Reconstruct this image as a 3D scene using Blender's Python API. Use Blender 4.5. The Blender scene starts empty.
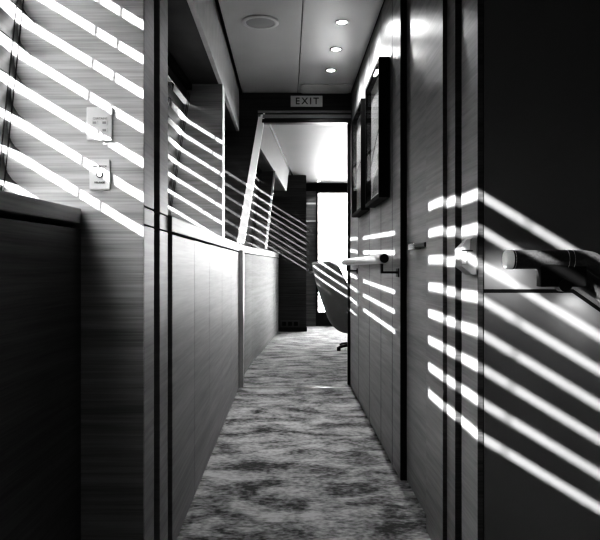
import bpy, bmesh, math, random
from mathutils import Vector, Matrix

random.seed(4)
scene = bpy.context.scene
col = scene.collection
F = 680.0            # focal length in pixels of a 600 px wide picture
E = 0.854            # eye height
PI = math.pi

# ------------------------------------------------------------------ materials
def new_mat(name):
    m = bpy.data.materials.new(name)
    m.use_nodes = True
    nt = m.node_tree
    nt.nodes.clear()
    out = nt.nodes.new('ShaderNodeOutputMaterial')
    return m, nt, out

def principled(name, g, rough=0.5, metal=0.0, spec=0.5, coat=0.0, noise=0.0, nscale=30.0, bump=0.0):
    m, nt, out = new_mat(name)
    b = nt.nodes.new('ShaderNodeBsdfPrincipled')
    nt.links.new(b.outputs[0], out.inputs[0])
    b.inputs['Roughness'].default_value = rough
    b.inputs['Metallic'].default_value = metal
    b.inputs['Specular IOR Level'].default_value = spec
    b.inputs['Coat Weight'].default_value = coat
    b.inputs['Coat Roughness'].default_value = 0.2
    tc = nt.nodes.new('ShaderNodeTexCoord')
    n = nt.nodes.new('ShaderNodeTexNoise')
    n.inputs['Scale'].default_value = nscale
    n.inputs['Detail'].default_value = 5
    nt.links.new(tc.outputs['Object'], n.inputs['Vector'])
    r = nt.nodes.new('ShaderNodeValToRGB')
    lo, hi = g * (1 - noise), g * (1 + noise)
    r.color_ramp.elements[0].color = (lo, lo, lo, 1)
    r.color_ramp.elements[1].color = (hi, hi, hi, 1)
    r.color_ramp.elements[0].position = 0.3
    r.color_ramp.elements[1].position = 0.7
    nt.links.new(n.outputs['Fac'], r.inputs[0])
    nt.links.new(r.outputs[0], b.inputs['Base Color'])
    if bump:
        bp = nt.nodes.new('ShaderNodeBump')
        bp.inputs['Strength'].default_value = bump
        bp.inputs['Distance'].default_value = 0.004
        nt.links.new(n.outputs['Fac'], bp.inputs['Height'])
        nt.links.new(bp.outputs[0], b.inputs['Normal'])
    return m

def wood(name, lo, hi, rough=0.42, spec=0.45, grain=(1.3, 1.3, 55.0), coat=0.0):
    """fine straight horizontal grain: noise stretched along the wall"""
    m, nt, out = new_mat(name)
    b = nt.nodes.new('ShaderNodeBsdfPrincipled')
    nt.links.new(b.outputs[0], out.inputs[0])
    b.inputs['Roughness'].default_value = rough
    b.inputs['Specular IOR Level'].default_value = spec
    b.inputs['Coat Weight'].default_value = coat
    b.inputs['Coat Roughness'].default_value = 0.25
    tc = nt.nodes.new('ShaderNodeTexCoord')
    mp = nt.nodes.new('ShaderNodeMapping')
    mp.inputs['Scale'].default_value = grain
    nt.links.new(tc.outputs['Object'], mp.inputs['Vector'])
    n1 = nt.nodes.new('ShaderNodeTexNoise')
    n1.inputs['Scale'].default_value = 1.0
    n1.inputs['Detail'].default_value = 6
    n1.inputs['Roughness'].default_value = 0.6
    n1.inputs['Distortion'].default_value = 0.25
    nt.links.new(mp.outputs[0], n1.inputs['Vector'])
    mp2 = nt.nodes.new('ShaderNodeMapping')
    mp2.inputs['Scale'].default_value = (grain[0] * 4, grain[1] * 4, grain[2] * 5)
    nt.links.new(tc.outputs['Object'], mp2.inputs['Vector'])
    n2 = nt.nodes.new('ShaderNodeTexNoise')
    n2.inputs['Scale'].default_value = 1.0
    n2.inputs['Detail'].default_value = 2
    nt.links.new(mp2.outputs[0], n2.inputs['Vector'])
    mx = nt.nodes.new('ShaderNodeMath'); mx.operation = 'MULTIPLY_ADD'
    mx.inputs[1].default_value = 0.35
    nt.links.new(n2.outputs['Fac'], mx.inputs[0])
    mm = nt.nodes.new('ShaderNodeMath'); mm.operation = 'MULTIPLY'
    mm.inputs[1].default_value = 0.65
    nt.links.new(n1.outputs['Fac'], mm.inputs[0])
    nt.links.new(mm.outputs[0], mx.inputs[2])
    r = nt.nodes.new('ShaderNodeValToRGB')
    r.color_ramp.elements[0].color = (lo, lo, lo, 1)
    r.color_ramp.elements[1].color = (hi, hi, hi, 1)
    r.color_ramp.elements[0].position = 0.36
    r.color_ramp.elements[1].position = 0.64
    nt.links.new(mx.outputs[0], r.inputs[0])
    nt.links.new(r.outputs[0], b.inputs['Base Color'])
    bp = nt.nodes.new('ShaderNodeBump')
    bp.inputs['Strength'].default_value = 0.08
    bp.inputs['Distance'].default_value = 0.002
    nt.links.new(mx.outputs[0], bp.inputs['Height'])
    nt.links.new(bp.outputs[0], b.inputs['Normal'])
    return m

def carpet_mat():
    m, nt, out = new_mat('carpet')
    b = nt.nodes.new('ShaderNodeBsdfPrincipled')
    nt.links.new(b.outputs[0], out.inputs[0])
    b.inputs['Roughness'].default_value = 0.85
    b.inputs['Specular IOR Level'].default_value = 0.15
    b.inputs['Sheen Weight'].default_value = 0.25
    tc = nt.nodes.new('ShaderNodeTexCoord')
    mp = nt.nodes.new('ShaderNodeMapping')
    mp.inputs['Scale'].default_value = (0.62, 0.95, 1.0)
    nt.links.new(tc.outputs['Object'], mp.inputs['Vector'])
    big = nt.nodes.new('ShaderNodeTexNoise')
    big.inputs['Scale'].default_value = 7.0
    big.inputs['Detail'].default_value = 7
    big.inputs['Roughness'].default_value = 0.68
    big.inputs['Distortion'].default_value = 0.35
    nt.links.new(mp.outputs[0], big.inputs['Vector'])
    fine = nt.nodes.new('ShaderNodeTexNoise')
    fine.inputs['Scale'].default_value = 70
    fine.inputs['Detail'].default_value = 4
    nt.links.new(mp.outputs[0], fine.inputs['Vector'])
    mx = nt.nodes.new('ShaderNodeMath'); mx.operation = 'MULTIPLY_ADD'
    mx.inputs[1].default_value = 0.28
    nt.links.new(fine.outputs['Fac'], mx.inputs[0])
    mm = nt.nodes.new('ShaderNodeMath'); mm.operation = 'MULTIPLY'
    mm.inputs[1].default_value = 0.72
    nt.links.new(big.outputs['Fac'], mm.inputs[0])
    nt.links.new(mm.outputs[0], mx.inputs[2])
    r = nt.nodes.new('ShaderNodeValToRGB')
    r.color_ramp.elements[0].color = (0.06, 0.06, 0.06, 1)
    r.color_ramp.elements[1].color = (0.58, 0.58, 0.58, 1)
    r.color_ramp.elements[0].position = 0.41
    r.color_ramp.elements[1].position = 0.60
    nt.links.new(mx.outputs[0], r.inputs[0])
    nt.links.new(r.outputs[0], b.inputs['Base Color'])
    bp = nt.nodes.new('ShaderNodeBump')
    bp.inputs['Strength'].default_value = 0.5
    bp.inputs['Distance'].default_value = 0.01
    nt.links.new(mx.outputs[0], bp.inputs['Height'])
    nt.links.new(bp.outputs[0], b.inputs['Normal'])
    return m

def glass_mat(name='thin_glass', refl=0.07, k=0.6):
    m, nt, out = new_mat(name)
    t = nt.nodes.new('ShaderNodeBsdfTransparent')
    g = nt.nodes.new('ShaderNodeBsdfGlossy')
    g.inputs['Roughness'].default_value = 0.02
    lw = nt.nodes.new('ShaderNodeLayerWeight')
    lw.inputs['Blend'].default_value = 0.25
    mul = nt.nodes.new('ShaderNodeMath'); mul.operation = 'MULTIPLY_ADD'
    mul.inputs[1].default_value = k
    mul.inputs[2].default_value = refl
    mul.use_clamp = True
    nt.links.new(lw.outputs['Fresnel'], mul.inputs[0])
    mx = nt.nodes.new('ShaderNodeMixShader')
    nt.links.new(mul.outputs[0], mx.inputs[0])
    nt.links.new(t.outputs[0], mx.inputs[1])
    nt.links.new(g.outputs[0], mx.inputs[2])
    nt.links.new(mx.outputs[0], out.inputs[0])
    return m

def emit_mat(name, strength):
    m, nt, out = new_mat(name)
    e = nt.nodes.new('ShaderNodeEmission')
    e.inputs['Strength'].default_value = strength
    nt.links.new(e.outputs[0], out.inputs[0])
    return m

M = {}
M['wood_left'] = wood('wood_left', 0.34, 0.62, 0.45)
M['wood_cab'] = wood('wood_cab', 0.23, 0.33, 0.45, 0.32, (1.0, 1.0, 30.0))
M['wood_salon'] = wood('wood_salon', 0.17, 0.25, 0.6, 0.2, (1.0, 1.0, 30.0))  # corridor cabinet wood darkened to hold back the salon's window light
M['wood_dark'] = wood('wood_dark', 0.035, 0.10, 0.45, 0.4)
M['wood_mid'] = wood('wood_mid', 0.09, 0.20, 0.45, 0.4)
M['wood_right'] = wood('wood_right', 0.23, 0.37, 0.36, 0.5, (1.5, 1.5, 45.0))
M['soffit'] = principled('soffit', 0.55, 0.4, noise=0.08, nscale=12)
M['panel_dark'] = principled('panel_dark', 0.15, 0.4, noise=0.06, nscale=5)
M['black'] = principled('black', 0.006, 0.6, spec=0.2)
M['black_satin'] = principled('black_satin', 0.012, 0.35)
M['ceiling'] = principled('ceiling', 0.48, 0.28, spec=0.5, noise=0.03, nscale=4)
M['grey'] = principled('grey', 0.30, 0.4)
M['alu'] = principled('alu', 0.62, 0.28, metal=0.9, noise=0.05, nscale=80)
M['alu_white'] = principled('alu_white', 0.92, 0.35)
M['chrome'] = principled('chrome', 0.7, 0.12, metal=1.0)
M['white'] = principled('white', 0.80, 0.35)
M['plate'] = principled('plate', 0.70, 0.35)
M['ink'] = principled('ink', 0.03, 0.6)
M['ink_grey'] = principled('ink_grey', 0.33, 0.6)
M['leather_black'] = principled('leather_black', 0.048, 0.42, noise=0.3, nscale=200, bump=0.3)
M['leather_chair'] = principled('leather_chair', 0.22, 0.45, noise=0.12, nscale=160, bump=0.25)
M['cushion'] = principled('cushion', 0.70, 0.6, noise=0.05, nscale=120)
M['slat'] = wood('slat', 0.035, 0.085, 0.35, 0.5, (20.0, 1.0, 20.0))
M['cord'] = principled('cord', 0.05, 0.7)
M['sign'] = principled('sign', 0.60, 0.4)
M['carpet'] = carpet_mat()
M['glass'] = glass_mat()
M['picture_glass'] = glass_mat('picture_glass', 0.05, 0.28)
M['lamp'] = emit_mat('lamp', 14.0)
M['print_sky'] = principled('print_sky', 0.72, 0.6, noise=0.12, nscale=6)
M['print_grey'] = principled('print_grey', 0.38, 0.6, noise=0.2, nscale=14)
M['print_white'] = principled('print_white', 0.95, 0.6)
M['deck'] = principled('deck', 0.5, 0.7, noise=0.1)

# ------------------------------------------------------------------ mesh helpers
class MB:
    def __init__(s):
        s.bm = bmesh.new()
    def box(s, x0, x1, y0, y1, z0, z1):
        v = [s.bm.verts.new(p) for p in ((x0, y0, z0), (x1, y0, z0), (x1, y1, z0), (x0, y1, z0),
                                         (x0, y0, z1), (x1, y0, z1), (x1, y1, z1), (x0, y1, z1))]
        for f in ((0, 3, 2, 1), (4, 5, 6, 7), (0, 1, 5, 4), (1, 2, 6, 5), (2, 3, 7, 6), (3, 0, 4, 7)):
            s.bm.faces.new([v[i] for i in f])
        return s
    def hexa(s, a, b):
        """a, b: two quads of points (matching order) joined into a closed block"""
        va = [s.bm.verts.new(p) for p in a]
        vb = [s.bm.verts.new(p) for p in b]
        n = len(va)
        s.bm.faces.new(va[::-1]); s.bm.faces.new(vb)
        for i in range(n):
            j = (i + 1) % n
            s.bm.faces.new((va[i], va[j], vb[j], vb[i]))
        return s
    def prism(s, pts, axis, a, b):
        """polygon pts extruded along an axis from a to b; axis 'y': pts=(x,z), 'z': (x,y), 'x': (y,z)"""
        f = {'y': lambda p, t: (p[0], t, p[1]), 'z': lambda p, t: (p[0], p[1], t), 'x': lambda p, t: (t, p[0], p[1])}[axis]
        return s.hexa([f(p, a) for p in pts], [f(p, b) for p in pts])
    def strip(s, rings):
        """rings of equal closed point lists, lofted with end caps"""
        vs = [[s.bm.verts.new(p) for p in r] for r in rings]
        n = len(vs[0])
        for a, b in zip(vs, vs[1:]):
            for i in range(n):
                j = (i + 1) % n
                s.bm.faces.new((a[i], a[j], b[j], b[i]))
        s.bm.faces.new(vs[0][::-1]); s.bm.faces.new(vs[-1])
        return s
    def tube(s, path, r, seg=16, caps=True):
        path = [Vector(p) for p in path]
        rs = r if isinstance(r, (list, tuple)) else [r] * len(path)
        rings = []
        up = None
        for i, p in enumerate(path):
            d = (path[min(i + 1, len(path) - 1)] - path[max(i - 1, 0)]).normalized()
            if up is None:
                up = Vector((0, 0, 1)) if abs(d.z) < 0.9 else Vector((1, 0, 0))
            a = (up - d * up.dot(d)).normalized()
            b = d.cross(a)
            up = a
            rings.append([tuple(p + a * math.cos(2 * PI * k / seg) * rs[i] + b * math.sin(2 * PI * k / seg) * rs[i]) for k in range(seg)])
        return s.strip(rings)
    def build(s, name, mat, parent=None, smooth=False, bevel=0.0, seg=2):
        bmesh.ops.recalc_face_normals(s.bm, faces=s.bm.faces)
        me = bpy.data.meshes.new(name)
        s.bm.to_mesh(me); s.bm.free()
        me.materials.append(mat)
        if smooth:
            for p in me.polygons: p.use_smooth = True
        o = bpy.data.objects.new(name, me)
        col.objects.link(o)
        if parent is not None: o.parent = parent
        if bevel:
            md = o.modifiers.new('bevel', 'BEVEL')
            md.width = bevel; md.segments = seg; md.limit_method = 'ANGLE'
            md.angle_limit = math.radians(40)
        if smooth:
            md = o.modifiers.new('norm', 'WEIGHTED_NORMAL') if bevel else None
            if not bevel:
                try:
                    me.set_sharp_from_angle(angle=math.radians(45))
                except Exception:
                    pass
        return o

def struct(o):
    o['kind'] = 'structure'
    return o

def tag(o, label, cat, group=None):
    o['label'] = label; o['category'] = cat
    if group: o['group'] = group
    return o

def thing(name, label, cat, loc=(0, 0, 0), group=None):
    o = bpy.data.objects.new(name, None)
    o.empty_display_size = 0.05
    o.location = loc
    col.objects.link(o)
    return tag(o, label, cat, group)

def dup(root, label, loc=None):
    r = root.copy(); col.objects.link(r)
    r['label'] = label
    if loc is not None: r.location = loc
    for ch in list(root.children):
        c = ch.copy(); col.objects.link(c); c.parent = r
        for g in ch.children:
            d = g.copy(); col.objects.link(d); d.parent = c
    return r

def text_obj(name, body, size, mat, parent, loc, rot, extrude=0.0006, spacing=1.0):
    cu = bpy.data.curves.new(name, 'FONT')
    cu.body = body; cu.size = size; cu.align_x = 'CENTER'; cu.align_y = 'CENTER'
    cu.extrude = extrude; cu.space_character = spacing
    tmp = bpy.data.objects.new(name, cu)
    col.objects.link(tmp)
    dg = bpy.context.evaluated_depsgraph_get()
    me = bpy.data.meshes.new_from_object(tmp.evaluated_get(dg))
    bpy.data.objects.remove(tmp)
    me.materials.clear(); me.materials.append(mat)
    o = bpy.data.objects.new(name, me)
    col.objects.link(o)
    o.parent = parent; o.location = loc; o.rotation_euler = rot
    return o

def interp(tab, y):
    if y <= tab[0][0]: return tab[0][1:]
    for a, b in zip(tab, tab[1:]):
        if y <= b[0]:
            t = (y - a[0]) / (b[0] - a[0])
            return tuple(p + (q - p) * t for p, q in zip(a[1:], b[1:]))
    return tab[-1][1:]

# ------------------------------------------------------------------ plan
P1 = F / 405          # cross bulkhead near the camera      (1.679)
PIL = 2.03            # far side of the left pillar
R1 = 3.60             # partition between the two corridor windows
D = 4.84              # doorway bulkhead
PF = 9.14             # far bulkhead on the left
FW = 10.0             # far wall of the salon
H = 2.10              # ceiling
# hull side: X of the blinds' inner edge = a + b*h  (h above eye)
HULL = [(-1.5, -0.702, 0.105), (P1, -0.689, 0.105), (R1, -0.656, 0.166), (D, -0.58, 0.17), (6.8, -0.37, 0.12), (9.3, -0.32, 0.12)]
def hull(y, h):
    a, b = interp(HULL, y)
    return a + b * h
# front of the low cabinets and of the ledge above them
CABX = [(P1, -0.349), (D, -0.349), (5.39, -0.350), (6.13, -0.322), (7.19, -0.246), (9.05, -0.132), (9.3, -0.115)]
def cabx(y):
    return interp(CABX, y)[0]
def ledge_top(y):
    if y < P1: return E + 0.147 + (y - P1) * 0.018
    return E + 0.153 + (y - 1.7) * 0.0068
def ledge_bot(y):
    if y < P1: return E + 0.109 + (y - P1) * 0.014
    return E + 0.107 + (y - 1.7) * 0.0040

# ------------------------------------------------------------------ floor, ceilings
struct(MB().box(-1.3, 5.0, -1.6, 10.2, -0.06, 0.0).build('floor', M['carpet']))
struct(MB().box(-0.80, 0.62, -1.6, D, 2.13, 2.2).build('ceiling', M['black']))
b = MB(); b.box(-0.325, 0.068, -1.6, D - 0.002, H, 2.13); b.box(0.072, 0.447, -1.6, D - 0.002, H, 2.13)
struct(b.build('ceiling_panels', M['ceiling']))
struct(MB().box(0.45, 2.2, -1.6, P1, H, 2.2).build('ceiling_stairwell', M['panel_dark']))
struct(MB().box(0.45, 2.2, P1, D, H + 0.005, 2.2).build('ceiling_void', M['black']))
struct(MB().box(-0.70, 5.0, D + 0.06, 10.2, H, 2.2).build('ceiling_salon', principled('ceiling_dimmed', 0.36, 0.5, noise=0.03, nscale=4)))  # darker, duller copy of the corridor ceiling, its tone cuts the salon glare

# ------------------------------------------------------------------ left side: hull walls
def hull_wall(name, ys, z0f, z1f, mat, thick=0.14, off=0.05, lean=True):
    b = MB()
    rings = []
    for y in ys:
        z0, z1 = z0f(y), z1f(y)
        x1 = hull(y, z1 - E) - off; x0 = hull(y, z0 - E) - off if lean else x1
        rings.append([(x0, y, z0), (x0 - thick, y, z0), (x1 - thick, y, z1), (x1, y, z1)])
    b.strip(rings)
    return struct(b.build(name, mat))
YS = [-1.6, 0, P1, R1, D, 5.8, 6.8, 8.0, 9.3]
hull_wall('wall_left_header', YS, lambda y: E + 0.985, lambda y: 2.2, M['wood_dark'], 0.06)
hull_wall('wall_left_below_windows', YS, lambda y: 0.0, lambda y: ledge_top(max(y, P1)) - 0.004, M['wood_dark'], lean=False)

# front of the pillar: the wide grained panel that faces us
struct(MB().box(-1.0, -0.357, P1, P1 + 0.003, 0, 2.13).build('wall_left_return', M['wood_left']))
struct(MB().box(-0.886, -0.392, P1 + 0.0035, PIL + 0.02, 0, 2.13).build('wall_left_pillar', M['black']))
b = MB()
for y0, y1 in ((P1 + 0.0035, 1.808), (1.888, 2.016)):
    for z0, z1 in ((0, E + 0.105), (E + 0.109, E + 0.151), (E + 0.155, 2.13)):
        b.box(-0.392, -0.356, y0, y1, z0, z1)
struct(b.build('trim_pillar', M['wood_cab'], bevel=0.001, seg=1))

# foreground base cabinet and ledge
t = thing('base_cabinet', 'dark wooden low cabinet under the large window in front of the left return panel', 'cabinet', (-0.6, 0.2, 0))
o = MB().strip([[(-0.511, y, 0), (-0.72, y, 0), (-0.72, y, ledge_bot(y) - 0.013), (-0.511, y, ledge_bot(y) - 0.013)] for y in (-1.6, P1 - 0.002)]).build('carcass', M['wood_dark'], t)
o.location = (0.6, -0.2, 0)
def ledge(name, ys, xf, label):
    b = MB(); rings = []
    for y in ys:
        z0, z1 = ledge_bot(y), ledge_top(y)
        xb = hull(y, z1 - E) - 0.052
        rings.append([(xf(y), y, z0), (xf(y), y, z1), (xb, y, z1), (xb, y, z0)])
    b.strip(rings)
    o = b.build(name, M['wood_cab'], bevel=0.003)
    return tag(o, label, 'ledge')
ledge('window_ledge', [-1.6, 0, P1 - 0.003], lambda y: -0.509, 'dark wooden window ledge below the large blind at the left edge')
ledge('window_ledge', [PIL, R1, D - 0.002], lambda y: -0.346, 'pale wooden ledge running along the corridor windows up to the doorway')
ledge('window_ledge', [D + 0.07, 5.2, 5.6, 6.0, 6.4, 6.8, 7.2, 7.7, 8.2, 8.7, PF - 0.004], lambda y: cabx(y) + 0.004, 'curved pale ledge under the salon windows beyond the doorway')

# corridor cabinets
cy = [2.05, 2.54, 3.03, 3.60, 4.17, D - 0.004]
names = ['first pale wood cabinet beyond the left pillar, nearest us', 'second pale wood cabinet from the left pillar in the corridor row',
         'middle cabinet of the corridor row under the window post', 'fourth corridor cabinet from the pillar, just past the window post',
         'last corridor cabinet, touching the doorway frame']
for (y0, y1), lab in zip(zip(cy, cy[1:]), names):
    t = thing('low_cabinet', lab, 'cabinet', (-0.36, y0, 0), 'low cabinets along the corridor')
    zt = ledge_bot(y0) - 0.006
    o = MB().box(-0.60, -0.369, y0, y1 - 0.0005, 0, zt).build('carcass', M['black'], t); o.location = (0.36, -y0, 0)
    o = MB().box(-0.369, -0.349, y0 + 0.001, y1 - 0.0015, 0.004, zt - 0.001).build('door', M['wood_cab'], t, bevel=0.001, seg=1); o.location = (0.36, -y0, 0)
fy = [D + 0.075, 5.5, 6.1, 6.75, 7.5, 8.3, PF - 0.004]
names = ['first curved salon cabinet just through the doorway', 'second curved salon cabinet past the doorway', 'third curved salon cabinet past the doorway',
         'fourth curved salon cabinet below the slanted window post', 'fifth curved salon cabinet from the doorway', 'last curved salon cabinet beside the dark far panel']
for (y0, y1), lab in zip(zip(fy, fy[1:]), names):
    t = thing('low_cabinet', lab, 'cabinet', (cabx(y0), y0, 0), 'curved low cabinets in the salon')
    for nm, xo, xi, mt, zz in (('carcass', -0.085, -0.02, M['black'], 0.0), ('door', -0.02, 0.0, M['wood_salon'], 0.004)):
        rings = []
        n = 4
        for k in range(n + 1):
            y = y0 + 0.001 + (y1 - y0 - 0.002) * k / n
            zt = ledge_bot(y) - 0.006
            x = cabx(y)
            rings.append([(x + xo, y, zz), (x + xi, y, zz), (x + xi, y, zt), (x + xo, y, zt)])
        o = MB().strip(rings).build(nm, mt, t); o.location = (-cabx(y0), -y0, 0)

# soffits over the windows
b = MB(); b.box(-0.369, -0.347, PIL + 0.02, D - 0.002, E + 0.973, 2.13)
struct(b.build('trim_soffit', M['soffit'], bevel=0.002))
struct(MB().box(-0.80, -0.37, PIL + 0.02, D - 0.002, E + 0.976, E + 0.99).build('ceiling_niche', M['wood_dark']))
def sofx(y): return -0.17 + (y - 5.8) * 0.0656
rings = []
for y in (D + 0.07, 5.8, 7.0, 8.0, 8.62):
    x = sofx(y)
    rings.append([(x, y, H + 0.01), (x - 0.02, y, H + 0.01), (x - 0.06, y, E + 0.973), (x - 0.035, y, E + 0.973)])
struct(MB().strip(rings).build('trim_soffit_salon', principled('soffit_salon', 0.17, 0.45, noise=0.08, nscale=12)))  # darker than the corridor soffit, the tone offsets strong salon light
# thin shadow gap between the soffit and the salon ceiling
rings = [[(sofx(y) + 0.001, y, H - 0.012), (sofx(y) + 0.02, y, H - 0.001), (sofx(y) + 0.001, y, H - 0.001)] for y in (D + 0.07, 9.1)]
struct(MB().strip(rings).build('trim_shadow_gap', M['black']))
rings = []
for y in (D + 0.07, 5.8, 7.0, 8.0, 8.62):
    x = sofx(y)
    rings.append([(x - 0.06, y, E + 0.98), (x - 0.06, y, E + 0.995), (x - 0.4, y, E + 0.995), (x - 0.4, y, E + 0.98)])
struct(MB().strip(rings).build('ceiling_niche_salon', M['wood_dark']))

# partitions between the windows
struct(MB().box(-0.66, -0.349, R1, R1 + 0.10, ledge_top(R1) + 0.001, E + 0.975).build('wall_left_partition', M['wood_right']))
struct(MB().box(-0.349, -0.345, R1 - 0.001, R1 + 0.101, ledge_top(R1) + 0.001, E + 0.974).build('trim_post', M['alu_white']))  # partition's side face made near-white, its bright lighting put into the colour
y = 6.80
zt, zb = E + 0.97, ledge_top(y) + 0.001
pts = [(-0.75, zb), (-0.235, zb), (-0.145, zt), (-0.60, zt)]
struct(MB().prism(pts, 'y', y, y + 0.05).build('wall_left_partition_salon', M['wood_mid']))
struct(MB().prism([(-0.235, zb), (-0.215, zb), (-0.125, zt), (-0.145, zt)], 'y', y - 0.002, y + 0.052).build('trim_post_salon', M['alu_white']))

# ------------------------------------------------------------------ doorway bulkhead
def px(u, v, Y): return ((u - 288) / F * Y, E - (v - 268) / F * Y)
zl = ledge_top(D)
Xd, Xt = -0.318, -0.165          # left edge of the opening below the ledge / at the header
ZT = E + 1.04
Xr = 0.453
b = MB()
b.prism([(-0.85, 0), (Xd - 0.03, 0), (Xd - 0.03, zl), (Xt - 0.04, ZT + 0.0), (-0.85, ZT)], 'y', D, D + 0.06)
b.prism([(-0.85, ZT), (0.6, ZT), (0.6, 2.14), (-0.85, 2.14)], 'y', D, D + 0.06)
struct(b.build('wall_doorway', wood('wood_black', 0.02, 0.055, 0.45, 0.4)))
# slanted metal jamb, vertical foot, stepped header
b = MB()
for k, (o0, o1, yy) in enumerate(((-0.046, -0.030, -0.012), (-0.029, -0.012, -0.006), (-0.011, 0.004, 0.0))):
    b.prism([(Xd + o0, zl + 0.002), (Xd + o1, zl + 0.002), (Xt + o1, ZT + 0.08 + o0), (Xt + o0, ZT + 0.08 + o0)], 'y', D + yy - 0.004, D + 0.064)
struct(b.build('trim_doorway_left', M['alu_white']))
b = MB()
b.box(Xd - 0.030, Xd, D - 0.004, D + 0.064, 0.002, zl - 0.05)
struct(b.build('trim_doorway_foot', M['alu']))
b = MB()
b.box(Xt - 0.05, Xr - 0.004, D - 0.016, D, ZT + 0.062, ZT + 0.078)
b.box(Xt - 0.05, Xr - 0.004, D - 0.008, D, ZT + 0.026, ZT + 0.052)
struct(b.build('trim_doorway_header', M['grey']))
struct(MB().box(Xt - 0.02, Xr - 0.004, D - 0.006, D + 0.064, ZT - 0.006, ZT + 0.020).build('trim_doorway_header_lip', M['black_satin']))
struct(MB().box(-0.346, 0.49, D - 0.01, D + 0.012, 0.0, 0.006).build('trim_threshold', M['alu']))

# ------------------------------------------------------------------ right side
YN = F / 248.8
struct(MB().box(0.453, 0.60, YN + 0.012, 4.96, 0, 2.14).build('wall_right', M['wood_right']))
struct(MB().box(0.4535, 0.60, YN, YN + 0.012, 0, 2.14).build('trim_reveal', M['black']))
struct(MB().box(0.435, 0.455, 4.952, 4.99, 0.004, H).build('trim_doorway_right', M['black_satin']))
for k, yy in enumerate((2.95, 3.31, 3.78, 4.36)):
    struct(MB().box(0.4522, 0.4535, yy, yy + 0.004, 0.0, H).build('trim_panel_joint', M['wood_dark']))
# door in its recess
d = struct(MB().box(0.476, 0.53, 2.222, YN - 0.006, 0.004, 2.09).build('door_1', M['wood_right']))
struct(MB().box(0.476, 0.60, 2.222, YN, 2.092, 2.14).build('trim_door_head', M['black']))
b = MB()
pass
YC, YA, YB_ = 2.215, F / 343.8, F / 361.8
struct(MB().box(0.450, 0.60, YA, YC, 0, 2.14).build('wall_right_casing', M['wood_right']))
struct(MB().box(0.4505, 0.60, YA - 0.003, YA, 0, 2.14).build('trim_casing_edge', M['wood_dark']))
struct(MB().box(0.4616, 0.60, YB_, YA - 0.003, 0, 2.14).build('wall_right_strip', M['wood_right']))
struct(MB().box(0.4620, 0.60, YB_ - 0.003, YB_, 0, 2.14).build('trim_strip_edge', M['wood_dark']))
struct(MB().box(0.480, 0.60, F / 370, YB_ - 0.003, 0, 2.14).build('trim_groove', M['black']))
struct(MB().box(0.469, 0.60, P1 + 0.004, F / 370, 0, 2.14).build('wall_right_pilaster', M['wood_right']))
struct(MB().box(0.4692, 0.482, P1, P1 + 0.004, 0, 2.14).build('trim_pilaster_edge', M['wood_dark']))
# stairwell bulkhead: two panels with a black joint between them
struct(MB().box(0.482, 2.2, P1 + 0.003, P1 + 0.05, -0.02, 2.14).build('wall_stairwell_backing', M['black']))
hz = E - 0.057
slope = 0.70
xk = 0.704
zend = hz - slope * (2.2 - xk)
g = 0.0045
b = MB()
b.prism([(0.4845, 2.14), (0.4845, hz + g), (xk + 0.002, hz + g), (2.2, zend + g * 1.3), (2.2, 2.14)], 'y', P1, P1 + 0.012)
struct(b.build('wall_stairwell_upper', M['panel_dark']))
b = MB()
xe = xk + (hz - 0.0) / slope
b.prism([(0.4845, 0.0), (0.4845, hz - g), (xk - 0.002, hz - g), (xe, 0.0)], 'y', P1, P1 + 0.012)
struct(b.build('wall_stairwell_lower', M['panel_dark']))
struct(MB().box(2.2, 2.3, -1.6, P1 + 0.05, 0, 2.2).build('wall_stairwell_side', M['panel_dark']))
struct(MB().box(-1.1, 2.3, -1.7, -1.6, 0, 2.2).build('wall_back', M['panel_dark']))

# ------------------------------------------------------------------ salon shell
struct(MB().box(0.60, 5.0, 4.86, 4.96, 0, 2.14).build('wall_salon_front', M['wood_mid']))
struct(MB().box(-0.9, 0.245, PF, PF + 0.05, 0.05, 2.12).build('wall_salon_left_panel', M['wood_dark']))
struct(MB().box(-0.9, 0.225, PF + 0.05, FW, 0, 2.12).build('wall_salon_left_core', M['black']))
struct(MB().box(-0.115, 0.252, PF - 0.012, PF, 0.0, 0.058).build('baseboard_salon', M['black_satin']))
# far wall with the glazed door
x0, x1, z0, z1 = 0.445, 1.75, E - 0.648, E + 1.10
b = MB()
b.box(-0.2, x0 - 0.035, FW, FW + 0.08, 0, 2.14)
b.box(x1 + 0.035, 5.0, FW, FW + 0.08, 0, 2.14)
b.box(x0 - 0.035, x1 + 0.035, FW, FW + 0.08, z1 + 0.03, 2.14)
struct(b.build('wall_salon_far', M['wood_mid']))
struct(MB().box(0.23, 2.0, FW - 0.012, FW, z1 + 0.03, 2.099).build('trim_far_header', M['black']))
dd = struct(MB().box(x0 - 0.035, x1 + 0.035, FW + 0.01, FW + 0.07, 0.0, z0).build('door_2', M['black_satin']))
b = MB()
b.box(x0 - 0.035, x0, FW - 0.02, FW + 0.07, z0, z1); b.box(x1, x1 + 0.035, FW - 0.02, FW + 0.07, z0, z1)
b.box(x0 - 0.035, x1 + 0.035, FW - 0.02, FW + 0.07, z1, z1 + 0.03)
b.box(x0 - 0.035, x1 + 0.035, FW - 0.02, FW + 0.07, z0 - 0.02, z0)
b.build('door_frame', M['black_satin'], dd)
MB().box(x0, x1, FW + 0.03, FW + 0.036, z0, z1).build('pane', M['glass'], dd)
for zz in ((268 - 203.5), (268 - 221)):
    h = E + zz / F * FW
    struct(MB().box(0.235, 0.408, FW - 0.006, FW, h - 0.012, h + 0.012).build('trim_far_shelf', M['soffit']))
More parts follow.
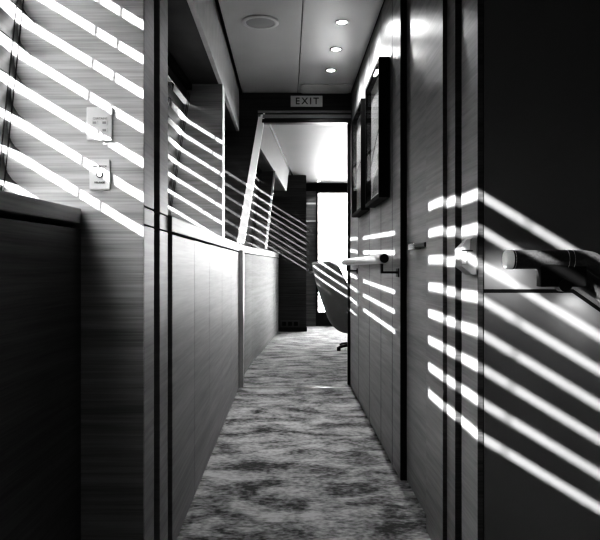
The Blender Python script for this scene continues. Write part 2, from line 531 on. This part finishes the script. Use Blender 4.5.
# right side of the salon: unseen wall, window opening added to let skylight in
xs = 3.6
b = MB()
b.box(xs, xs + 0.08, 4.9, FW, 0, 0.9); b.box(xs, xs + 0.08, 4.9, FW, 1.5, 2.14)
for a, c in ((4.9, 7.6), (9.7, FW)): b.box(xs, xs + 0.08, a, c, 0.9, 1.5)
struct(b.build('wall_salon_right', M['wood_mid']))

# ------------------------------------------------------------------ windows on the left, blinds
WINS = [(-1.2, P1), (PIL + 0.02, R1), (R1 + 0.10, D), (D + 0.06, 6.8), (6.85, PF)]
def ysplit(y0, y1):
    ys = [y0] + [q[0] for q in HULL if y0 < q[0] < y1] + [y1]
    out = []
    for a, c in zip(ys, ys[1:]):
        n = max(1, int((c - a) / 0.8))
        out += [a + (c - a) * k / n for k in range(n)]
    return out + [ys[-1]]
S = 0.080
H0 = 0.366          # a slat's lower inner edge, above eye height
DEL = 0.025
blabels = ['wooden venetian blind at the left edge, over the near cabinet', 'venetian blind just behind the left pillar in the corridor',
           'venetian blind between the corridor post and the doorway', 'venetian blind just inside the doorway in the salon',
           'venetian blind farthest along, next to the dark far panel']
for i, (y0, y1) in enumerate(WINS):
    ys = ysplit(y0, y1)
    zb = lambda y: ledge_top(max(y, P1))
    w = struct(bpy.data.objects.new('window_%d' % (i + 1), None)); col.objects.link(w)
    w.location = (hull(y0, 0.5), (y0 + y1) / 2, E + 0.5)
    inv = (-w.location.x, -w.location.y, -w.location.z)
    rings = []
    for y in ys:
        za, zc = zb(y) - 0.002, E + 0.984
        xa, xc = hull(y, za - E) - 0.135, hull(y, zc - E) - 0.135
        rings.append([(xa, y, za), (xa - 0.006, y, za), (xc - 0.006, y, zc), (xc, y, zc)])
    p = MB().strip(rings).build('pane', M['glass'], w); p.location = inv
    b = MB()
    for ya, yc in ((y0, y0 + 0.03), (y1 - 0.03, y1)):
        rr = []
        for y in (ya, yc):
            za, zc = zb(y) - 0.002, E + 0.984
            xa, xc = hull(y, za - E) - 0.11, hull(y, zc - E) - 0.11
            rr.append([(xa, y, za), (xa - 0.06, y, za), (xc - 0.06, y, zc), (xc, y, zc)])
        b.strip(rr)
    p = b.build('window_frame', M['black_satin'], w); p.location = inv
    # blind
    bl = thing('venetian_blind', blabels[i], 'blind', (hull(y0, 0.8), y0, E + 0.9), 'venetian blinds')
    binv = (-bl.location.x, -bl.location.y, -bl.location.z)
    k = -3
    ya, yc = y0 + 0.0006, y1 - 0.0006
    ys2 = ysplit(ya, yc)
    while True:
        if i == 0: h, hgt, dl = H0 + S * k, 0.0790, 0.033
        else: h, hgt, dl = 0.397 + 0.078 * k, 0.0795, 0.025
        k += 1
        if h > (0.90 if i == 0 else 0.87): break
        hmin = max(ledge_top(max(y0, P1)), ledge_top(y1)) - E + 0.004
        if h < hmin:
            hgt -= hmin - h; h = hmin
            if hgt < 0.02: continue
        rings = []
        for y in ys2:
            xB = hull(y, h)
            prof = []
            m = 5
            for q in range(m + 1):
                s = q / m
                bow = -0.010 * math.sin(PI * s)
                prof.append((xB - dl * s ** 0.8 + bow * 0.95, y, E + h + hgt * s + bow * 0.3))
            back = [(p[0] - 0.0030, p[1], p[2] - 0.0008) for p in prof[::-1]]
            rings.append(prof + back)
        p = MB().strip(rings).build('slat', M['slat'], bl, smooth=True); p.location = binv
    b = MB(); rr = []
    for y in ys2:
        x = hull(y, 0.9) - 0.012
        zr = 0.916 if i == 0 else 0.942
        rr.append([(x + 0.01, y, E + zr), (x - 0.03, y, E + zr), (x - 0.03, y, E + 0.974), (x + 0.01, y, E + 0.974)])
    p = b.strip(rr).build('head_rail', M['black'], bl); p.location = binv
    L = yc - ya
    cys = [yc - 0.0865, yc - 0.12]
    y = cys[-1] - 0.62
    while y > ya + 0.05:
        cys.append(y); y -= 0.62
    for y in cys:
        p = MB().tube([(hull(y, h) + 0.004, y, E + h) for h in (zb(y) - E + 0.004, 0.5, 0.90)], 0.0018, 6).build('cord', M['cord'], bl); p.location = binv

# unseen salon window, added and sized to light the salon
for n, (ya, yc) in enumerate(((7.6, 9.7),)):
    w = struct(MB().box(xs + 0.03, xs + 0.036, ya, yc, 0.9, 1.5).build('window_%d' % (6 + n), M['glass']))

# ------------------------------------------------------------------ fittings on the left return panel
def px1(u, v): return ((u - 288) / 405.0, E - (v - 268) / 405.0)
RX = (PI / 2, 0, 0)
def plate(name, label, cat, u0, u1, v0, v1):
    xa, za = px1(u0, v1); xb, zb2 = px1(u1, v0)
    t = thing(name, label, cat, ((xa + xb) / 2, P1, (za + zb2) / 2))
    w, h = (xb - xa) / 2, (zb2 - za) / 2
    MB().box(-w, w, -0.006, 0, -h, h).build('cover_plate', M['plate'], t, bevel=0.0015)
    return t, w, h
t, w, h = plate('control_panel', 'pale square button panel on the grained wall, above the door release plate', 'switch', 87.2, 112.6, 107.5, 141)
text_obj('heading_text', 'CURTAINS', 0.0075, M['ink_grey'], t, (0.002, -0.0065, 0.0125), RX)
for bx in (-0.011, 0.013):
    for bz in (0.002, -0.0165):
        bt = MB().box(bx - 0.0085, bx + 0.0085, -0.0085, -0.006, bz - 0.006, bz + 0.005).build('button', M['plate'], t, bevel=0.001)
        MB().box(bx - 0.0045, bx + 0.0045, -0.0089, -0.0085, bz - 0.003, bz + 0.003).build('button_symbol', M['ink_grey'], bt)
t, w, h = plate('door_release_switch', 'pale plate with round FIRE DOOR RELEASE button, below the square button panel', 'switch', 90, 110.5, 159.5, 190)
text_obj('heading_text', 'FIRE  DOOR', 0.0068, M['ink'], t, (0.0, -0.0065, 0.0195), RX)
text_obj('caption_text', 'RELEASE', 0.0068, M['ink'], t, (0.0, -0.0065, -0.020), RX)
ring = []
b = MB()
n = 24
for k in range(n):
    a0, a1 = 2 * PI * k / n, 2 * PI * (k + 1) / n
    b.prism([(r * math.cos(a), r * math.sin(a)) for r, a in ((0.0062, a0), (0.0085, a0), (0.0085, a1), (0.0062, a1))], 'y', -0.0075, -0.006)
b.build('button_ring', M['ink'], t)
b = MB(); b.tube([(0, -0.006, 0), (0, -0.0095, 0)], 0.0060, 20); b.build('push_button', M['white'], t)

# ------------------------------------------------------------------ exit sign
xa, za = px(290.5, 107, D); xb, zb2 = px(322.5, 96, D)
t = thing('exit_sign', 'grey EXIT sign on the dark wall above the doorway', 'sign', ((xa + xb) / 2, D, (za + zb2) / 2))
w, h = (xb - xa) / 2, (zb2 - za) / 2
MB().box(-w, w, -0.008, 0, -h, h).build('sign_plate', M['sign'], t, bevel=0.001)
b = MB()
for a in ((-w, w, h - 0.004, h), (-w, w, -h, -h + 0.004), (-w, -w + 0.004, -h, h), (w - 0.004, w, -h, h)):
    b.box(a[0], a[1], -0.011, -0.0075, a[2], a[3])
b.build('sign_border', M['alu'], t)
text_obj('sign_text', 'EXIT', 0.068, M['ink'], t, (0.004, -0.0088, -0.001), RX, 0.0008, 1.28)

# ------------------------------------------------------------------ ceiling fittings
def lathe(prof, seg=32):
    b = MB()
    rings = [[(r * math.cos(2 * PI * k / seg), r * math.sin(2 * PI * k / seg), z) for k in range(seg)] for r, z in prof]
    return b.strip(rings)
Yv = 3.44
t = thing('ceiling_speaker', 'round flush speaker grille in the corridor ceiling', 'speaker', (-0.14, Yv, H))
lathe([(0.094, 0.0), (0.094, -0.006), (0.088, -0.010), (0.074, -0.008), (0.074, 0.0)]).build('rim', M['soffit'], t, smooth=True)
lathe([(0.074, -0.001), (0.072, -0.007), (0.03, -0.010), (0.004, -0.011)]).build('grille', M['grey'], t, smooth=True)
dls = [(0.273, F * 1.246 / 246), (0.273, F * 1.246 / 219), (0.27, F * 1.246 / 198)]
dl0 = None
labs = ['lit recessed downlight in the corridor ceiling, nearest us of the row of three', 'lit recessed downlight in the middle of the ceiling row of three',
        'lit recessed downlight in the corridor ceiling, closest to the EXIT sign']
for (x, y), lab in zip(dls, labs):
    if dl0 is None:
        dl0 = thing('downlight', lab, 'light', (x, y, H), 'corridor downlights')
        lathe([(0.036, 0.0), (0.036, -0.004), (0.031, -0.006), (0.024, -0.003), (0.024, 0.0)]).build('rim', M['chrome'], dl0, smooth=True)
        lathe([(0.024, -0.001), (0.020, -0.003), (0.002, -0.004)]).build('lens', M['lamp'], dl0, smooth=True)
    else:
        dup(dl0, lab, (x, y, H))
fdl = dup(dl0, 'lit downlight in the salon ceiling above the bright far door', (0.44, 9.75, H)); fdl['group'] = 'salon downlights'
# access panel by the doorway
b = MB()
def rrect(x0, x1, y0, y1, r, n=6):
    pts = []
    for cx, cy_, a0 in ((x1 - r, y1 - r, 0), (x0 + r, y1 - r, PI / 2), (x0 + r, y0 + r, PI), (x1 - r, y0 + r, 1.5 * PI)):
        for k in range(n + 1):
            a = a0 + PI / 2 * k / n
            pts.append((cx + r * math.cos(a), cy_ + r * math.sin(a)))
    return pts
b.prism(rrect(0.088, 0.44, 4.60, 4.825, 0.03), 'z', H - 0.010, H - 0.0005)
tag(b.build('ceiling_hatch', M['soffit'], bevel=0.003), 'shallow rounded hatch panel on the ceiling in front of the doorway', 'hatch')

# ------------------------------------------------------------------ pictures
def picture(label, y0, y1, z0, z1, kind):
    t = thing('framed_picture', label, 'picture', (0.453, (y0 + y1) / 2, (z0 + z1) / 2), 'framed pictures on the corridor wall')
    w, h = (y1 - y0) / 2, (z1 - z0) / 2
    f = 0.018; dp = 0.049
    b = MB()
    for a in ((-w, w, h - f, h), (-w, w, -h, -h + f), (-w, -w + f, -h + f, h - f), (w - f, w, -h + f, h - f)):
        b.box(-dp, -0.001, a[0], a[1], a[2], a[3])
    b.build('picture_frame', M['black'], t)
    W, Hh = w - f, h - f
    art = MB().box(-0.020, -0.002, -W, W, -Hh, Hh).build('print', M['print_sky'], t)
    # note: along the wall the camera sees y grow to the left
    def shape(pts, mat, lift):
        b = MB(); b.prism([(p[0] * W, p[1] * Hh) for p in pts], 'x', -0.020 - lift, -0.0195)
        return b.build('print_shape', mat, art)
    if kind == 0:
        arc = [(1.0 - 2.0 * k / 12, -0.36 + 0.56 * math.sin(PI / 2 * k / 12)) for k in range(13)]
        shape(arc + [(-1.0, -0.98), (1.0, -0.98)], M['print_white'], 0.0005)
        for a, c in zip(arc, arc[1:]):
            shape([(a[0], a[1]), (c[0], c[1]), (c[0], c[1] + 0.05), (a[0], a[1] + 0.05)], M['ink'], 0.001)
        shape([(0.02, -0.28), (-0.15, -0.24), (-0.3, -0.52), (-0.12, -0.56)], M['print_grey'], 0.001)
        shape([(0.85, -0.98), (0.6, -0.62), (-0.35, -0.44), (-0.6, -0.98)], M['print_grey'], 0.001)
        shape([(0.85, -0.98), (1.0, -0.98), (1.0, -0.90), (-1.0, -0.90), (-1.0, -0.98)][0:0] or [(1.0, -1.0), (1.0, -0.9), (-1.0, -0.9), (-1.0, -1.0)], M['print_white'], 0.0015)
    else:
        arc = [(1.0 - 2.0 * k / 12, -0.10 + 0.16 * math.sin(PI / 2 * k / 12)) for k in range(13)]
        shape(arc + [(-1.0, -0.98), (1.0, -0.98)], M['print_grey'], 0.0005)
        for a, c in zip(arc, arc[1:]):
            shape([(a[0], a[1]), (c[0], c[1]), (c[0], c[1] + 0.03), (a[0], a[1] + 0.03)], M['ink'], 0.001)
        shape([(1.0, -1.0), (1.0, -0.93), (-1.0, -0.93), (-1.0, -1.0)], M['print_white'], 0.001)
    MB().box(-0.047, -0.045, -W, W, -Hh, Hh).build('glass', M['picture_glass'], t)
    return t
picture('black deep-framed glazed picture with a curved white shape, nearer us on the corridor wall', 3.02, 3.56, E + 0.315, E + 0.938, 0)
picture('black deep-framed glazed picture beside the doorway, farther along the corridor wall', 3.76, 4.30, E + 0.320, E + 0.938, 1)

# ------------------------------------------------------------------ corridor handrail
t = thing('corridor_handrail', 'short round metal handrail below the pictures on the corridor wall', 'handrail', (0.453, 3.6, E + 0.038))
ya, yb = 2.72, 4.66
b = MB(); b.tube([(-0.068, ya - 3.6, 0), (-0.068, yb - 3.6, 0)], 0.0205, 24); b.build('rail', M['alu'], t, smooth=True)
b = MB(); b.tube([(-0.068, ya - 3.6 - 0.002, 0), (-0.068, ya - 3.6 + 0.004, 0)], 0.0175, 24); b.build('end_cap', M['black_satin'], t, smooth=True)
for yy in (2.80, 4.45):
    b = MB()
    b.box(-0.072, -0.064, yy - 3.62, yy - 3.58, -0.055, -0.018)
    b.box(-0.072, 0.0, yy - 3.62, yy - 3.58, -0.060, -0.052)
    b.box(-0.004, 0.0, yy - 3.63, yy - 3.57, -0.075, -0.040)
    b.build('bracket', M['black_satin'], t)

# door handle
hd = MB(); hd.box(0.448, 0.476, 2.43, 2.54, E + 0.066, E + 0.090)
ho = hd.build('door_handle', M['chrome'], d, bevel=0.004, seg=3)
lv = MB(); lv.box(0.450, 0.463, 2.245, 2.43, E + 0.070, E + 0.086)
lv.build('lever', M['black_satin'], ho, bevel=0.004, seg=3)

# latch block on the pilaster
t = thing('wall_latch_block', 'small pale chamfered latch block with a white label on the right pilaster', 'latch', (0.469, P1 + 0.04, E + 0.029))
b = MB()
b.strip([[(0.0, -0.036, -0.046), (0.0, -0.036, 0.046), (0.0, 0.03, 0.046), (0.0, 0.03, -0.046)],
         [(-0.014, -0.036, -0.046), (-0.014, -0.036, 0.046), (-0.014, 0.03, 0.046), (-0.014, 0.03, -0.046)],
         [(-0.040, -0.036, -0.026), (-0.040, -0.036, 0.020), (-0.040, 0.03, 0.020), (-0.040, 0.03, -0.026)]])
b.build('block', M['grey'], t, bevel=0.003)
b = MB(); b.prism([(-0.0385, -0.018), (-0.028, -0.018), (-0.028, 0.012), (-0.040, 0.012)], 'y', -0.038, -0.0355); b.build('label_plate', M['white'], t)
b = MB(); b.prism([(-0.040, 0.016), (-0.020, 0.016), (-0.018, 0.042), (-0.028, 0.042), (-0.036, 0.03)], 'y', -0.038, -0.0355); b.build('emblem_plate', M['plate'], t)
b = MB(); b.box(-0.0402, -0.012, -0.0375, -0.0355, 0.0125, 0.0150); b.build('joint', M['ink'], t)

# ------------------------------------------------------------------ stair handrail
yr = F / 425
def pr(u, v, y=yr): return ((u - 288) / F * y, y, E - (v - 268) / F * y)
t = thing('stair_handrail', 'black leather-wrapped handrail with white stitching on the stairwell wall', 'handrail', (pr(505, 259.5)))
tinv = tuple(-c for c in t.location)
r = 0.0222
path = [pr(511.5, 259.5), pr(540, 259.5), pr(565, 259.5), pr(583, 259.5), pr(590, 260.5), pr(597, 263.5), pr(604, 269), pr(640, 296), pr(760, 384)]
p = MB().tube(path, r, 28).build('rail', M['leather_black'], t, smooth=True); p.location = tinv
yl = yr + 0.022
path = [pr(560, 266, yl), pr(572, 271, yl), pr(600, 291, yl), pr(640, 319.5, yl), pr(760, 407, yl)]
p = MB().tube(path, [0.016, 0.0215, 0.0222, 0.0222, 0.0222], 24).build('lower_rail', M['leather_black'], t, smooth=True); p.location = tinv
p = MB().tube([pr(504.8, 259.5), pr(506, 259.5), pr(510, 259.5), pr(511.8, 259.5)], [0.0195, 0.0222, 0.0227, 0.0224], 28).build('end_cap', M['white'], t, smooth=True); p.location = tinv
xa, _, za = pr(538.5, 286.5); xb, _, zb2 = pr(584, 269)
p = MB().box(xa, xb, yr - 0.015, yr + 0.015, za, zb2 + 0.01).build('bracket_block', M['black'], t, bevel=0.002); p.location = tinv
p = MB().box(xa + 0.035, xb - 0.03, yr + 0.010, P1, za + 0.012, zb2).build('wall_mount', M['black'], t); p.location = tinv
c = pr(562, 285.5)
p = MB().tube([(c[0], yr - 0.022, c[2]), (c[0], yr + 0.01, c[2])], 0.0145, 24).build('bolt_knob', M['black_satin'], t, smooth=True); p.location = tinv
b = MB()
for uu in (513.5, 566, 571.5):
    x = pr(uu, 0)[0]; zc = pr(0, 259.5)[2]
    n = 40
    for k in range(n):
        a0 = 2 * PI * k / n; a1 = a0 + 2 * PI / n * 0.6
        for_r = r + 0.0006
        ring0 = [(x, yr + math.cos(a) * for_r, zc + math.sin(a) * for_r) for a in (a0, a1)]
        b.tube([ring0[0], ring0[1]], 0.0007, 5)
p = b.build('stitching', M['white'], t); p.location = tinv
p['kind'] = 'stuff'

# ------------------------------------------------------------------ socket plate at the far panel
xa, za = px(280.5, 328.5, PF); xb, zb2 = px(299.5, 321.5, PF)
t = thing('socket_plate', 'three-gang dark socket plate low on the far panel by the curved cabinets', 'socket', ((xa + xb) / 2, PF - 0.012, 0.105))
w = (xb - xa) / 2
MB().box(-w, w, -0.006, 0.012, -0.045, 0.045).build('cover_plate', principled('socket_grey', 0.10, 0.4), t, bevel=0.002)
for k in (-1, 0, 1):
    MB().box(k * w * 0.62 - 0.026, k * w * 0.62 + 0.026, -0.008, -0.006, -0.026, 0.026).build('socket', M['black'], t, bevel=0.002)

# ------------------------------------------------------------------ swivel chair
t = thing('swivel_chair', 'grey leather swivel tub chair beyond the doorway, in front of the bright far door', 'chair', (0.765, 7.15, 0))
t.rotation_euler = (0, 0, math.radians(3))
def shell(scale=1.0, z0=0.17, inset=0.0):
    # (z, back x, forward length, half width)
    prof = [(0.19, -0.16, 0.34, 0.20), (0.215, -0.24, 0.50, 0.27), (0.30, -0.315, 0.66, 0.33), (0.40, -0.350, 0.70, 0.35), (0.46, -0.372, 0.52, 0.35),
            (0.56, -0.405, 0.32, 0.345), (0.68, -0.440, 0.26, 0.33), (0.80, -0.470, 0.24, 0.315), (0.88, -0.488, 0.22, 0.30), (0.92, -0.490, 0.19, 0.27)]
    bm = bmesh.new()
    rows = []
    n = 22
    for z, xb_, L, hw in prof:
        row = []
        for k in range(n + 1):
            s = -1 + 2 * k / n
            a = s * PI / 2
            cx = abs(math.cos(a)) ** 0.75
            sy = math.copysign(abs(math.sin(a)) ** 0.75, a)
            row.append(bm.verts.new((xb_ + L * (1 - cx), hw * sy, z)))
        rows.append(row)
    for a, c in zip(rows, rows[1:]):
        for k in range(n):
            bm.faces.new((a[k], a[k + 1], c[k + 1], c[k]))
    return bm
bm = shell()
bmesh.ops.recalc_face_normals(bm, faces=bm.faces)
me = bpy.data.meshes.new('shell'); bm.to_mesh(me); bm.free()
me.materials.append(M['leather_chair'])
for p in me.polygons: p.use_smooth = True
o = bpy.data.objects.new('shell', me); col.objects.link(o); o.parent = t
md = o.modifiers.new('solid', 'SOLIDIFY'); md.thickness = 0.05; md.offset = 0.0
md = o.modifiers.new('sub', 'SUBSURF'); md.levels = 2; md.render_levels = 2
def rounded(x0, x1, y0, y1, z0, z1, name, mat, par, bev):
    o = MB().box(x0, x1, y0, y1, z0, z1).build(name, mat, par, smooth=True, bevel=bev, seg=4)
    return o
rounded(-0.20, 0.30, -0.22, 0.22, 0.25, 0.43, 'seat', M['leather_chair'], t, 0.05)
b = MB(); b.hexa([(-0.27, -0.18, 0.42), (-0.17, -0.18, 0.43), (-0.17, 0.18, 0.43), (-0.27, 0.18, 0.42)],
                 [(-0.42, -0.15, 0.86), (-0.34, -0.15, 0.87), (-0.34, 0.15, 0.87), (-0.42, 0.15, 0.86)])
b.build('back_cushion', M['cushion'], t, smooth=True, bevel=0.035, seg=4)
b = MB(); b.tube([(0, 0, 0.04), (0, 0, 0.10), (0, 0, 0.21)], [0.045, 0.03, 0.035], 20); b.build('pedestal', M['black_satin'], t, smooth=True)
for k in range(5):
    a = math.radians(204 + 72 * k)
    p0 = (0.03 * math.cos(a), 0.03 * math.sin(a), 0.075); p1 = (0.27 * math.cos(a), 0.27 * math.sin(a), 0.035)
    b = MB(); b.tube([p0, p1], [0.022, 0.014], 10); lg = b.build('leg', M['black_satin'], t, smooth=True)
    b = MB(); b.tube([(p1[0], p1[1], 0.0), (p1[0], p1[1], 0.04)], 0.02, 14); b.build('glide', M['black_satin'], lg, smooth=True)

# low white console beyond the chair with a dark object on it
t = thing('side_table', 'white side table in front of the bright far door, behind the chair', 'table', (1.02, 8.6, 0))
rounded(-0.36, 0.36, -0.25, 0.25, 0.69, 0.72, 'tabletop', M['white'], t, 0.006)
b = MB(); b.tube([(0, 0, 0.02), (0, 0, 0.70)], 0.03, 16); b.build('column', M['alu'], t, smooth=True)
b = MB(); b.tube([(0, 0, 0.0), (0, 0, 0.02)], 0.2, 28); b.build('base', M['alu'], t, smooth=True)

# ------------------------------------------------------------------ outside deck with rail, seen low through the far door
struct(MB().box(-1.5, 4.5, FW + 0.09, FW + 4, -0.1, -0.02).build('ground_deck', M['deck']))
t = thing('deck_railing', 'pale railing outside the far glazed door', 'railing', (1.0, FW + 2.0, -0.02))
b = MB(); b.tube([(-1.5, 0, 0.62), (2.0, 0, 0.62)], 0.02, 10); b.build('top_rail', M['plate'], t, smooth=True)
for k in range(5):
    b = MB(); b.tube([(-1.4 + 0.8 * k, 0, 0.0), (-1.4 + 0.8 * k, 0, 0.62)], 0.015, 8); b.build('post', M['plate'], t, smooth=True)
for z in (0.2, 0.4):
    b = MB(); b.tube([(-1.5, 0, z), (2.0, 0, z)], 0.008, 8); b.build('wire', M['plate'], t, smooth=True)

# ------------------------------------------------------------------ light
def lamp(name, kind, loc, energy, **kw):
    l = bpy.data.lights.new(name, kind); l.energy = energy
    o = bpy.data.objects.new(name, l); o.location = loc
    for k, v in kw.items(): setattr(l, k, v)
    col.objects.link(o); return o
sd = Vector((1.0, 0.62, -0.605)).normalized()
s = lamp('sun', 'SUN', (-5, -4, 5), 17.5, angle=math.radians(0.5))
s.rotation_euler = sd.to_track_quat('-Z', 'Y').to_euler()
for x, y in dls:
    o = lamp('downlight_beam', 'SPOT', (x, y, H - 0.02), 12.0, spot_size=math.radians(158), spot_blend=0.9, shadow_soft_size=0.02)
lamp('downlight_beam', 'SPOT', (0.44, 9.75, H - 0.02), 6.0, spot_size=math.radians(120), spot_blend=0.9, shadow_soft_size=0.02)
# LED strips fitted under the two handrails
for u0, v0, ln, en in ((522, 271, 0.10, 0.10), (612, 304, 0.12, 0.14)):
    p = pr(u0, v0)
    o = lamp('handrail_led', 'AREA', (p[0], yr + 0.005, p[2]), en, shape='RECTANGLE', size=ln, size_y=0.02)
    o.rotation_euler = (math.radians(50), 0, 0)

w = bpy.data.worlds.new('world'); scene.world = w; w.use_nodes = True
nt = w.node_tree; nt.nodes.clear()
out = nt.nodes.new('ShaderNodeOutputWorld'); bg = nt.nodes.new('ShaderNodeBackground')
bg.inputs['Color'].default_value = (1, 1, 1, 1); bg.inputs['Strength'].default_value = 9.0
nt.links.new(bg.outputs[0], out.inputs[0])

def portal(loc, rot, sx, sy):
    o = lamp('portal', 'AREA', loc, 1.0, shape='RECTANGLE', size=sx, size_y=sy)
    o.data.cycles.is_portal = True
    o.rotation_euler = rot
for y0, y1 in WINS:
    ym = (y0 + y1) / 2
    portal((min(hull(y0, 0.2), hull(y1, 0.2)) - 0.20, ym, E + 0.5), (0, -PI / 2, 0), 0.85, (y1 - y0) + 0.1)
portal((1.1, FW + 0.1, E + 0.22), (-PI / 2, 0, 0), 1.4, 1.9)
for ya, yc in ((7.6, 9.7),):
    portal((xs + 0.1, (ya + yc) / 2, 1.2), (0, PI / 2, 0), 0.65, yc - ya + 0.05)

# ------------------------------------------------------------------ camera
cam = bpy.data.cameras.new('camera')
cam.sensor_fit = 'HORIZONTAL'; cam.sensor_width = 36.0
cam.lens = 36.0 * F / 600.0
cam.shift_x = 12.0 / 600.0
cam.shift_y = -2.0 / 600.0
cam.clip_start = 0.02
co = bpy.data.objects.new('camera', cam); col.objects.link(co)
co.location = (0, 0, E); co.rotation_euler = (PI / 2, 0, 0)
scene.camera = co
scene.view_settings.view_transform = 'Standard'
scene.view_settings.look = 'None'
scene.view_settings.exposure = 1.15
scene.view_settings.use_curve_mapping = True
cm = scene.view_settings.curve_mapping
cv = cm.curves[3]
for p in ((0.02, 0.0055), (0.05, 0.028), (0.10, 0.085), (0.20, 0.205), (0.50, 0.58)):
    cv.points.new(*p)
cm.update()
scene.cycles.max_bounces = 10
scene.cycles.diffuse_bounces = 6
scene.cycles.use_denoising = True
